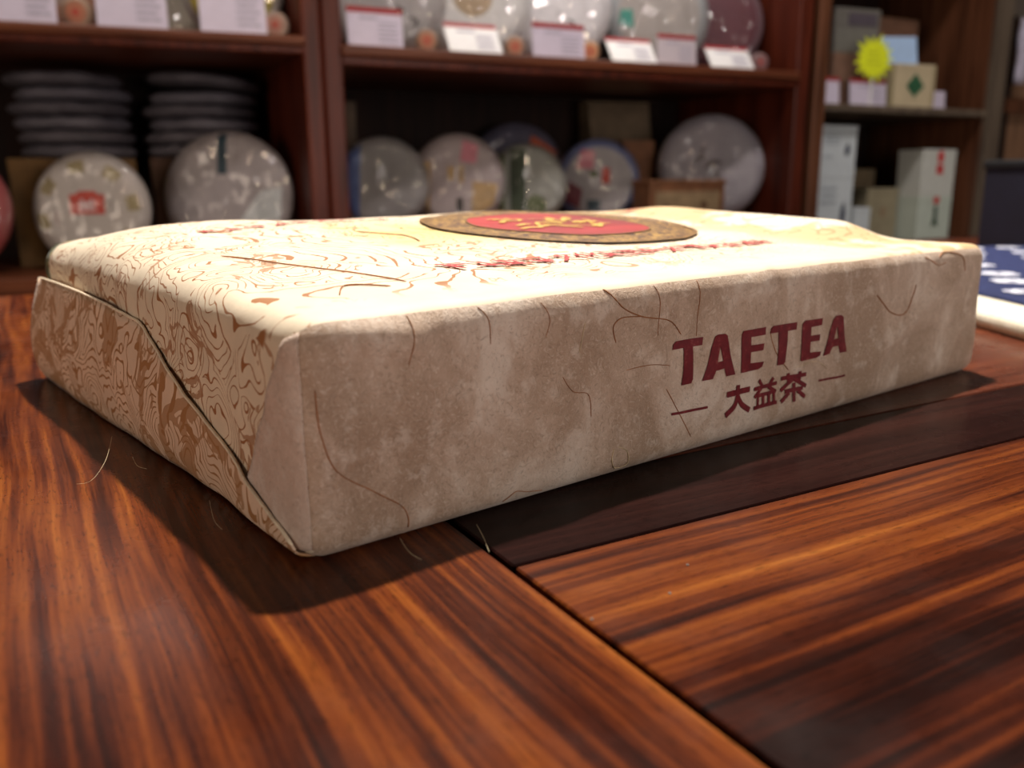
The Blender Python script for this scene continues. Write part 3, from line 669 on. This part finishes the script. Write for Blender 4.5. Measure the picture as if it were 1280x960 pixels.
tea_cake('M', 0.418, 0.255, BMZ, 0.0900, -26, 'dark blue tea cake with an orange-red band behind the green-strip cake', None, paper_mat((0.14, 0.13, 0.19), None, 0, 0, .09, .2), 5, True, [('orange_band', [(.020, .020), (.072, -.010), (.076, .038), (.030, .066)], orange_p, 0)], 0.8)
tea_cake('M', 0.523, 0.135, BMZ, 0.0745, -28, 'multicoloured tea cake with a blue rim and small red seal', None, paper_mat((0.46, 0.43, 0.45), (0.16, 0.19, 0.36), .060, .080, .0745, .15), 8, True,
         [('red_seal', rect(.006, -.006, .020, .022), red_l, 0), ('rose_patch', [(-.040, .020), (-.010, .020), (-.006, .050), (-.030, .055)], pink_p, 0), ('maroon_patch', [(-.060, -.035), (-.034, -.050), (-.028, -.016), (-.052, .0)], maroon_p, 0), ('dark_patch', rect(-.020, -.054, .004, -.034), teal_p, 0), ('green_patch', rect(-.016, .004, -.002, .016), olive_p, 1)])
CALL = [[(-.028, .006), (-.020, .018), (-.014, .036)], [(-.034, .010), (-.012, .016)], [(-.010, -.002), (.004, .008), (.018, .004)], [(.000, .010), (.010, -.016), (.022, -.034)], [(.008, -.010), (-.012, -.030)]]
tea_cake('M', 0.749, 0.105, BMZ + .0, 0.0980, -34, 'large pale grey tea cake with sparse dark calligraphy leaning behind the wooden box', None, paper_mat((0.46, 0.42, 0.46), (0.34, 0.32, 0.37), .083, .088, .098, .10), 9, True,
         [('calligraphy', stroke(catmull(s_, 4), .006), plain((0.13, 0.10, 0.10), .6, .3, 100), i * .3) for i, s_ in enumerate(CALL)], 1.1)
boxw = plain((0.20, 0.085, 0.040), 0.5, 0.3, 40); pane = plain((0.30, 0.21, 0.12), 0.5, 0.25, 45)
wb_ = empty('wooden_box', spot('M', 0.640, 0.055, BMZ), AZM, 'small reddish wooden box with tan front panel before the large pale cake', 'box')
box('box_body', (-.080, -.026, 0), (.080, .026, .070), boxw, wb_, .002); box('front_panel', (-.068, -.0275, .010), (.068, -.0255, .058), pane, wb_, .0005)
box('lid', (-.082, -.028, .0695), (.082, .028, .078), boxw, wb_, .002)
box('paper_label', (.020, -.020, .0775), (.075, .010, .0787), white_p, wb_)
for (x, z, r_) in ((-.045, .030, .007), (-.012, .026, .006), (.034, .034, .008)):
    v, f = tess([disc(x, z, r_, 10)], 1); mk('dark_motif', [(a, -.0278, b) for a, b in v], [q[::-1] for q in f], plain((0.12, 0.06, 0.03), .6, .3, 60), wb_)
tall = empty('wooden_board', spot('M', 0.648, 0.214, BMZ), AZM, 'upright narrow reddish wooden case behind the large pale cake', 'case')
box('case_body', (-.035, -.018, 0), (.035, .018, .150), boxw, tall, .002); box('case_lid', (-.036, -.0195, .120), (.036, -.0175, .150), boxw, tall, .001)
def paper_bag(s, d, z, w_, dp, h, label, mat):
    root = empty('paper_bag', spot('M', s, d, z), AZM + R(-8), label, 'bag')
    V, F = [], []; prof = [(-.5, -.5), (0, -.46), (.5, -.5), (.45, 0), (.5, .5), (0, .46), (-.5, .5), (-.45, 0)]
    lv = [0, .15, .35, .55, .75, .9, 1.0]
    for i, t in enumerate(lv):
        k = 1 - .55 * max(0, t - .55) / .45
        for (a, b) in prof:
            V.append((a * w_ + .004 * noise.noise(Vector((a * 9, t * 6, b))), b * dp * k + .004 * noise.noise(Vector((t * 7, a * 5, b * 3))), t * h))
    n = len(prof)
    for i in range(len(lv) - 1):
        for k in range(n): F.append((i * n + k, i * n + (k + 1) % n, (i + 1) * n + (k + 1) % n, (i + 1) * n + k))
    F.append(tuple(range(n))[::-1])
    o = mk('bag_body', V, F, mat, root); sm = o.modifiers.new('paper', 'SOLIDIFY'); sm.thickness = .0012
    box('fold_band', (-w_ * .5, -dp * .56, h * .54), (w_ * .5, -dp * .50, h * .60), mat, root, .001)
    for sx in (-1, 1):
        v, f = tess([disc(sx * w_ * .18, h * .45, .010, 12)], 1); mk('brown_motif', [(a, -dp * .535, b) for a, b in v], [q[::-1] for q in f], plain((0.10, 0.06, 0.03), .7, .2, 50), root)
    return root
kraft = plain((0.13, 0.09, 0.055), 0.75, 0.25, 30, bump=.002)
paper_bag(0.652, 0.286, BMZ, 0.130, 0.075, 0.225, 'dim kraft paper bag standing at the back of the shelf', kraft)

# price cards
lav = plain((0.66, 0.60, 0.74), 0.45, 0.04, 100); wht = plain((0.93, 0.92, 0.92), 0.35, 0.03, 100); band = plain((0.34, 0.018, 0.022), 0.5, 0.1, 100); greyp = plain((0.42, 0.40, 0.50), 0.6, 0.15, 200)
def price_card(cb, s0, s1, z, h, lean, label, mat, d=0.016, header=True, turn=0, lines=True, foot=0.028):
    w_ = s1 - s0; root = empty('price_card', spot(cb, (s0 + s1) / 2, d, z), CABS[cb][1] + R(turn), label, 'price card', 'price cards on the shelves')
    T = Matrix.Rotation(R(-lean), 4, 'X')
    cdo = box('card', (-w_ / 2, 0, 0), (w_ / 2, .0012, h), mat, root, 0, 1, T)
    box('card_foot', (-w_ / 2, 0.0, 0), (w_ / 2, foot, .0012), mat, root)
    def flat(nm, x0, z0, x1, z1, mm): box(nm, (x0, -.0006, z0), (x1, .0002, z1), mm, cdo, 0, 1, T)
    if header: flat('header_band', -w_ / 2, h * .86, w_ / 2, h * 1.0, band)
    if lines:
        for k in range(5): flat('print_line', w_ * .05, h * (.16 + .11 * k), w_ * (.36 if k % 2 else .42), h * (.20 + .11 * k), greyp)
        flat('print_line', -w_ * .28, h * .70, w_ * .05, h * .76, greyp)
    return root
price_card('L', -0.385, -0.312, ZL, .075, 10, 'plain white price card beside the brown tea cake on the shelf above the stacks', lav, header=False)
price_card('L', -0.268, -0.186, ZL, .075, 10, 'white price card before the cream tea cake on the shelf above the stacks', lav, header=False)
price_card('L', -0.147, -0.064, ZL, .075, 10, 'white price card before the yellow tea cake on the shelf above the stacks', lav, header=False)
price_card('M', 0.045, 0.125, ZM, .054, 6, 'lavender-white price card with dark red header next to the cabinet upright', lav)
price_card('M', 0.196, 0.281, ZM, .054, 32, 'brilliant white price card before the white tea cake, tilted to the light', wht)
price_card('M', 0.331, 0.422, ZM, .052, 6, 'lavender-white price card with dark red header before the calligraphy cake', lav)
price_card('M', 0.474, 0.560, ZM, .050, 34, 'brilliant white price card before the charcoal bagged tea cake', wht)
price_card('M', 0.563, 0.640, ZM, .050, 6, 'pale price card with dark red header before the grey-green bagged cake', plain((0.60, 0.54, 0.60), .45, .04, 100), d=.020)
price_card('M', 0.671, 0.763, ZM, .048, 34, 'brilliant white price card before the maroon tea cake', wht)

# upper-shelf cakes of the left and middle cabinets
def up_cake(cb, s, d, z, R0, turn, label, mat, bag=True, marks=()): return tea_cake(cb, s, d, z, R0, turn, label, 'cakes above the middle shelf', mat, 10, bag, marks)
up_cake('L', -0.315, .105, ZL, .098, -15, 'brown-rimmed tea cake on the shelf above the stacks', paper_mat((0.35, 0.24, 0.19), (0.30, 0.14, 0.09), .06, .1, .098), False)
up_cake('L', -0.195, .215, ZL, .098, -15, 'cream tea cake on the shelf above the stacks', paper_mat((0.52, 0.45, 0.36), None, 0, 0, .098), True)
up_cake('L', -0.099, .085, ZL, .068, -15, 'yellow tea cake on the shelf above the stacks', paper_mat((0.44, 0.34, 0.05), (0.40, 0.36, 0.34), .056, .1, .068), True)
DKM = [('dark_writing', stroke([(a, b), (a + .010, b - .004), (a + .006, b - .014)], .004), ink_dk, 0) for a, b in ((.020, -.030), (.040, -.045), (.006, -.052), (.030, -.064))]
up_cake('M', 0.128, .110, ZM, .098, -15, 'grey-white tea cake next to the cabinet upright on the middle shelf', paper_mat((0.42, 0.39, 0.39), None, 0, 0, .098), True, DKM[:2])
up_cake('M', 0.272, .105, ZM, .098, -15, 'white tea cake with brown and gold top on the middle shelf', paper_mat((0.66, 0.64, 0.64), (0.30, 0.22, 0.14), -.01, .03, .098), True, DKM[2:])
up_cake('M', 0.418, .105, ZM, .098, -18, 'white tea cake with dark calligraphy on the middle shelf', paper_mat((0.70, 0.67, 0.70), None, 0, 0, .098), True, DKM)
up_cake('M', 0.500, .225, ZM, .098, -18, 'charcoal tea cake in a clear bag on the middle shelf', paper_mat((0.075, 0.070, 0.070), None, 0, 0, .098), True)
up_cake('M', 0.615, .095, ZM, .092, -22, 'grey-green bagged tea cake with a teal mark on the middle shelf', paper_mat((0.36, 0.32, 0.30), (0.28, 0.29, 0.30), .070, .1, .092), True, [('teal_mark', [(-.070, -.018), (-.044, -.026), (-.046, .006), (-.066, .006)], plain((0.03, 0.20, 0.16), .5, .2, 60), 0)])
up_cake('M', 0.745, .105, ZM, .091, -24, 'dark maroon tea cake in clear film on the middle shelf', paper_mat((0.12, 0.030, 0.042), (0.16, 0.10, 0.12), .074, .1, .092), True)
# small round discs beside the cards, like dowel ends of the cake stands
def round_disc(cb, s, d, z, r_, rim, mid, label, turn=-15):
    root = empty('small_disc', spot(cb, s, d, z), CABS[cb][1] + R(turn), label, 'tea sample', 'small round discs by the price cards')
    v, f = lathe([(.0002, -.006), (r_ * .8, -.006), (r_ * .95, -.004), (r_, 0), (r_ * .95, .010), (.0002, .012)], 28)
    mk('disc_body', [p + Vector((0, 0, r_)) for p in v], f, rim, root, True)
    v, f = tess([disc(0, r_, r_ * .66)], 1); fc_ = mk('disc_face', [(x, -.0064, z_) for x, z_ in v], [q[::-1] for q in f], mid, root)
    v, f = tess([disc(0, r_, r_ * .22, 12)], 1); mk('disc_dot', [(x, -.0067, z_) for x, z_ in v], [q[::-1] for q in f], red_l, fc_)
    return root
s_rim = plain((0.34, 0.22, 0.15), .55, .2, 90); s_mid = plain((0.45, 0.17, 0.10), .55, .15, 90)
round_disc('M', 0.167, .036, ZM, .0165, s_rim, s_mid, 'small tan disc with orange centre beside the card next to the upright')
round_disc('M', 0.309, .036, ZM, .0160, s_rim, s_mid, 'small tan disc with orange centre beside the white tea cake card')
round_disc('M', 0.441, .036, ZM, .0165, plain((0.50, 0.30, 0.17), .5, .2, 90), plain((0.55, 0.20, 0.09), .5, .2, 90), 'small bright orange disc beside the calligraphy cake card')
round_disc('M', 0.788, .036, ZM, .0165, plain((0.22, 0.13, 0.13), .55, .2, 90), plain((0.20, 0.08, 0.08), .5, .2, 90), 'small dark plum disc beside the maroon tea cake card')
round_disc('L', -0.290, .036, ZL, .0190, s_rim, s_mid, 'small brown disc beside the plain white card above the stacks')
round_disc('L', -0.050, .036, ZL, .0175, plain((0.42, 0.30, 0.24), .55, .2, 90), plain((0.45, 0.22, 0.17), .5, .2, 90), 'small pale brown disc beside the yellow tea cake')

# right cabinet, middle shelf
greyb = plain((0.15, 0.14, 0.125), 0.6, 0.12, 50)
brown_c = plain((0.16, 0.080, 0.048), .65, .2, 40); tanb = plain((0.46, 0.37, 0.24), .6, .12, 40)
carton('brown_carton', 'R', 0.072, 0.182, .050, .140, ZR, .298, plain((0.20, 0.11, 0.075), .65, .15, 40), 'brown carton under the grey carton, behind the starburst sign')
carton('grey_carton', 'R', 0.080, 0.188, .050, .140, .2980, .378, greyb, 'grey carton with a darker printed panel on the brown carton', turn=-6, parts=[('dark_panel', rect(.28, .62, .92, .90), plain((0.085, 0.07, 0.09), .6, .1, 60)), ('grey_panel', rect(.06, .05, .94, .55), plain((0.17, 0.165, 0.145), .6, .1, 60))])
carton('cream_carton', 'R', 0.014, 0.046, .050, .090, ZR, .290, plain((0.40, 0.31, 0.20), .6, .15, 50), 'slim cream carton against the cabinet upright')
price_card('R', 0.016, 0.058, ZR, .047, 5, 'narrow lavender price card before the slim cream carton', lav, header=True, lines=False)
price_card('R', 0.086, 0.183, ZR, .047, 5, 'lavender price card under the yellow starburst sign', lav, header=True)
st = empty('starburst_sign', spot('R', .136, .012, ZR + .045), AZR + R(-10), 'bright yellow starburst paper sign above the lavender price card', 'sign')
random.seed(9); N = 15
lp = []
for k in range(N * 2):
    r_ = (.046 + random.uniform(-.005, .005)) if k % 2 == 0 else .029
    lp.append((r_ * math.cos(math.pi * k / N), .038 + r_ * math.sin(math.pi * k / N) * .95))
v, f = tess([lp], 1)
yel = plain((0.80, 0.90, 0.02), .5, .04, 80)
sb = mk('star_card', [(x, 0, z) for x, z in v], f, yel, st); sm = sb.modifiers.new('card', 'SOLIDIFY'); sm.thickness = .0012; sm.offset = 0
for k in range(3): box('written_line', (-.016, -.0014, .028 + k * .010), (.016 - k * .004, -.0007, .030 + k * .010), plain((0.50, 0.55, 0.02), .5, .1, 80), st)
box('support_stick', (-.002, .0008, -.045), (.002, .0030, .030), wht, st)
gd = [('green_diamond', [(.36, .50), (.56, .26), (.76, .50), (.56, .80)], plain((0.03, 0.115, 0.055), .5, .15, 60)), ('diamond_rim', [(.545, .22), (.575, .22), (.575, .245), (.545, .245)], green_d), ('side_stripe', rect(.0, 0.02, .10, .98), plain((0.34, 0.28, 0.16), .6, .1, 50)), ('side_stripe', rect(.93, .02, 1, .98), plain((0.40, 0.33, 0.2), .6, .1, 50))]
carton('square_carton', 'R', 0.226, 0.340, .035, .115, ZR, .286, plain((0.56, 0.47, 0.31), .55, .08, 40), 'cream square box with a green diamond mark', turn=-8, parts=gd)
carton('tall_brown_carton', 'R', 0.285, 0.400, .130, .210, ZR, .388, brown_c, 'tall brown carton behind the green diamond box')
carton('white_carton', 'R', 0.218, 0.262, .125, .165, ZR, .345, plain((0.26, 0.24, 0.20), .6, .15, 40), 'slim pale carton beside the tall brown carton')
bc = empty('blue_card', spot('R', .262, .055, .2860), AZR + R(-22), 'light blue card standing on the green diamond box', 'card')
box('card', (-.036, 0, 0), (.036, .0014, .055), plain((0.42, 0.60, 0.88), .5, .06, 60), bc, 0, 1, Matrix.Rotation(R(-14), 4, 'X') @ Matrix.Shear('XZ', 4, (-.22, 0)) )
box('card_foot', (-.034, 0, 0), (.034, .02, .0012), plain((0.42, 0.60, 0.88), .5, .06, 60), bc)
price_card('R', 0.346, 0.382, ZR, .036, 5, 'small lavender price card beside the green diamond box', lav, header=False, lines=False, d=.035)
# right cabinet, lower shelf
pw = plain((0.60, 0.66, 0.70), .5, .05, 40); tx = plain((0.40, 0.45, 0.50), .6, .2, 120); dkm = plain((0.05, 0.06, 0.10), .6, .2, 80)
prt = [('text_block', rect(.08, .72 - .09 * k, .52, .76 - .09 * k), tx) for k in range(3)] + [('text_block', rect(.06, .22, .34, .28), tx), ('dark_figure', [(.66, .30), (.76, .26), (.82, .40), (.76, .58), (.68, .50)], dkm)]
for i, lab in enumerate(('pale blue-white printed carton at the bottom of its pair', 'pale blue-white printed carton resting on its twin')):
    carton('printed_carton', 'R', 0.040, 0.135, .035, .105, BRZ + .0757 * 1.0 * 0 + (0.0 if i == 0 else .1505), BRZ + (.1505 if i == 0 else .2275), pw, lab, parts=prt, group='printed cartons on the lower shelf')
carton('brown_carton', 'R', 0.215, 0.330, .210, .285, BRZ, .162, plain((0.15, 0.10, 0.055), .65, .2, 40), 'tall dull brown carton behind the printed cartons')
carton('small_brown_carton', 'R', 0.225, 0.342, .158, .205, BRZ, .088, plain((0.20, 0.145, 0.085), .65, .2, 40), 'low dull brown carton before the tall dull brown carton')
carton('small_white_carton', 'R', 0.150, 0.196, .040, .070, BRZ, .013, pw, 'small pale carton at the foot of the printed cartons')
carton('beige_carton', 'R', 0.243, 0.337, .090, .150, BRZ, .049, plain((0.30, 0.26, 0.17), .6, .12, 40), 'plain beige carton beside the red-marked boxes', parts=[('faint_mark', disc(.52, .55, .10, 12), plain((0.30, 0.21, 0.13), .6, .1, 60))])
wr = plain((0.62, 0.64, 0.60), .5, .05, 40); rd = plain((0.60, 0.025, 0.03), .5, .1, 60)
rp = [('red_figure', [(.46, .96), (.56, .99), (.62, .84), (.58, .72), (.46, .72), (.42, .84)], rd), ('red_seal', rect(.42, .48, .62, .68), rd)]
gp = [('red_figure', [(.44, .99), (.58, .99), (.62, .90), (.52, .82), (.42, .88)], rd), ('green_writing', [(.46, .78), (.56, .80), (.58, .42), (.62, .30), (.50, .36), (.42, .30), (.46, .50)], plain((0.02, 0.06, 0.03), .5, .2, 60))]
carton('marked_box', 'R', 0.345, 0.449, .045, .105, BRZ, .031, plain((0.55, 0.62, 0.55), .5, .05, 40), 'greenish white box with red and green marks on the lower shelf', turn=0, parts=gp)
carton('marked_box', 'R', 0.345, 0.449, .045, .105, .0310, .126, wr, 'white box with red marks on top of the greenish white box', turn=0, parts=rp)

# beyond the right cabinet
dr = box('door_1', (0.60, 0.06, -0.75), (0.835, 0.10, 0.40), cabinet_wood('tan_door_wood', (0.13, 0.07, 0.04), (0.22, 0.12, 0.07), (0.30, 0.17, 0.10), 2)); dr.location = O_R; dr.rotation_euler = (0, 0, AZR); tag(dr, kind='structure')
box('door_rail', (0.60, 0.045, 0.205), (0.835, 0.061, 0.235), wood_r, dr); box('door_stile', (0.60, 0.050, -0.75), (0.615, 0.061, 0.40), wood_back, dr)
hg = empty('hanging_bag', spot('R', .607, .03, .262), AZR, 'pale lavender narrow plastic sleeve hanging beside the brown cabinet', 'sleeve')
V, F = [], []
for i in range(9):
    z = i / 8 * .13; wv_ = .016 + .003 * math.sin(i * 1.3)
    for k in range(10):
        t = 2 * math.pi * k / 10; V.append((wv_ * math.cos(t) + .002 * math.sin(i), .008 * math.sin(t), z))
for i in range(8):
    for k in range(10): F.append((i * 10 + k, i * 10 + (k + 1) % 10, (i + 1) * 10 + (k + 1) % 10, (i + 1) * 10 + k))
F.append(tuple(range(10))[::-1]); F.append(tuple(range(80, 90)))
mk('sleeve_body', V, F, plain((0.55, 0.52, 0.66), .35, .2, 60), hg, True)
tube('hook_wire', [Vector((0, 0, .126)), Vector((0, .006, .133)), Vector((0, .015, .134)), Vector((0, .026, .134))], .0012, plain((.4, .4, .4), .4), hg)

# ------------------------------------------------------------------ things on the right of the table
MAZ = R(-35)
MO = Vector((0.376, 0.030, 0.0))
mt = NT('cream_felt'); o_ = mt.obj(); n_ = mt.noise(o_, 300, 3, .6); mt.bump(n_, .3, .0006)
felt = mt.fin(mt.ramp(n_, [(.3, (0.62, 0.55, 0.42)), (.7, (0.78, 0.72, 0.60))]), .85, .2)
mat_o = box('cream_mat', (0, -0.16, 0.0), (0.46, 0.40, 0.0085), felt, None, .0035, 3)
mat_o.location = MO; mat_o.rotation_euler = (0, 0, MAZ); tag(mat_o, 'thick cream felt mat beside the tea brick', 'mat')
cloth = empty('blue_cloth', (MO.x, MO.y, 0.0085), MAZ, 'indigo cloth with white blossoms lying on the cream mat', 'cloth')
ct = NT('indigo_cloth'); o_ = ct.obj(); n_ = ct.noise(o_, 260, 3, .6); ct.bump(n_, .3, .0004)
indigo = ct.fin(ct.ramp(n_, [(.3, (0.014, 0.018, 0.060)), (.7, (0.026, 0.034, 0.105))]), .8, .2)
V, F = [], []; nx, ny = 30, 40
def cloth_z(x, y): return 0.0016 + .0006 * noise.noise(Vector((x * 22, y * 22, 0)))
for i in range(nx + 1):
    for j in range(ny + 1): x = .034 + .42 * i / nx; y = -.155 + .55 * j / ny; V.append((x, y, cloth_z(x, y)))
for i in range(nx):
    for j in range(ny): a = i * (ny + 1) + j; F.append((a, a + ny + 1, a + ny + 2, a + 1))
co = mk('cloth_sheet', V, F, indigo, cloth, True); sm = co.modifiers.new('cloth', 'SOLIDIFY'); sm.thickness = .0016; sm.offset = -1
whf = plain((0.66, 0.66, 0.76), .8, .08, 200)
random.seed(14)
fv, ff = [], []
for k in range(5):
    a = 2 * math.pi * k / 5; v, f = tess([disc(.0075 * math.cos(a), .0075 * math.sin(a), .0052, 9)], 1); b0 = len(fv); fv += [(x, y, 0) for x, y in v]; ff += [tuple(i + b0 for i in q) for q in f]
fme = bpy.data.meshes.new('blossom'); fme.from_pydata(fv, [], ff); fme.materials.append(whf)
for i in range(9):
    for j in range(11):
        x = .062 + i * .044 + (j % 2) * .021 + random.uniform(-.006, .006); y = -.13 + j * .050 + random.uniform(-.008, .008)
        if x > .44: continue
        o = bpy.data.objects.new('blossom', fme); COL.objects.link(o); o.parent = cloth
        o.location = (x, y, cloth_z(x, y) + .0007); o.rotation_euler = (0, 0, random.uniform(0, 6)); k = random.uniform(.75, 1.25); o.scale = (k, k, 1)
nb = empty('navy_box', (1.035, 0.235, 0.0), R(-6), 'dark navy box with a black lid at the far end of the cloth', 'box')
nv = plain((0.011, 0.010, 0.022), .55, .15, 60); bk = plain((0.010, 0.010, 0.012), .5, .15, 60)
box('box_body', (-.135, -.03, 0), (.135, .03, .082), nv, nb, .002); box('lid', (-.137, -.032, .081), (.137, .032, .090), bk, nb, .002)

# a few loose hairs and specks on the table
sp = plain((0.30, 0.27, 0.25), .6, .2, 100)
for (x, y, r_) in ((-0.0545, 0.0050, .0007), (0.048, -0.052, .0003), (0.060, -0.046, .0003), (0.030, -0.050, .0003)):
    v, f = lathe([(.0001, -r_ * .6), (r_ * .8, -r_ * .3), (r_, .0), (r_ * .7, r_ * .5), (.0001, r_ * .6)], 8)
    o = mk('dust_speck', [Vector((p.x * (1 + .3 * math.sin(p.z * 9e3)), p.z, p.y + r_ * .5)) for p in v], f, sp, None, True); o.location = (x, y, 0); tag(o, 'tiny grey dust speck lying on the polished table', 'dust', 'dust specks on the table')
# stray paper hairs on the edge of the wrapper
for pts in [[(-0.0247, 0.0833, 0.0004), (-0.0218, 0.079, 0.002), (-0.0162, 0.0874, 0.004), (-0.0106, 0.1025, 0.006)], [(-0.0044, 0.0433, 0.003), (-0.0067, 0.0342, 0.0015), (-0.0065, 0.0298, 0.0006)], [(-0.009, 0.0898, 0.003), (-0.0087, 0.0867, 0.001), (-0.0071, 0.0835, 0.0006)], [(0.02, -0.0016, 0.002), (0.0166, -0.0111, 0.003), (0.0189, -0.0121, 0.001)], [(0.0369, -0.0059, 0.002), (0.0351, -0.011, 0.001), (0.0323, -0.0167, 0.0005)]]:
    tube('paper_hair', catmull([Vector(p) for p in pts], 6), 0.000045, fib_pale, brick, 4)
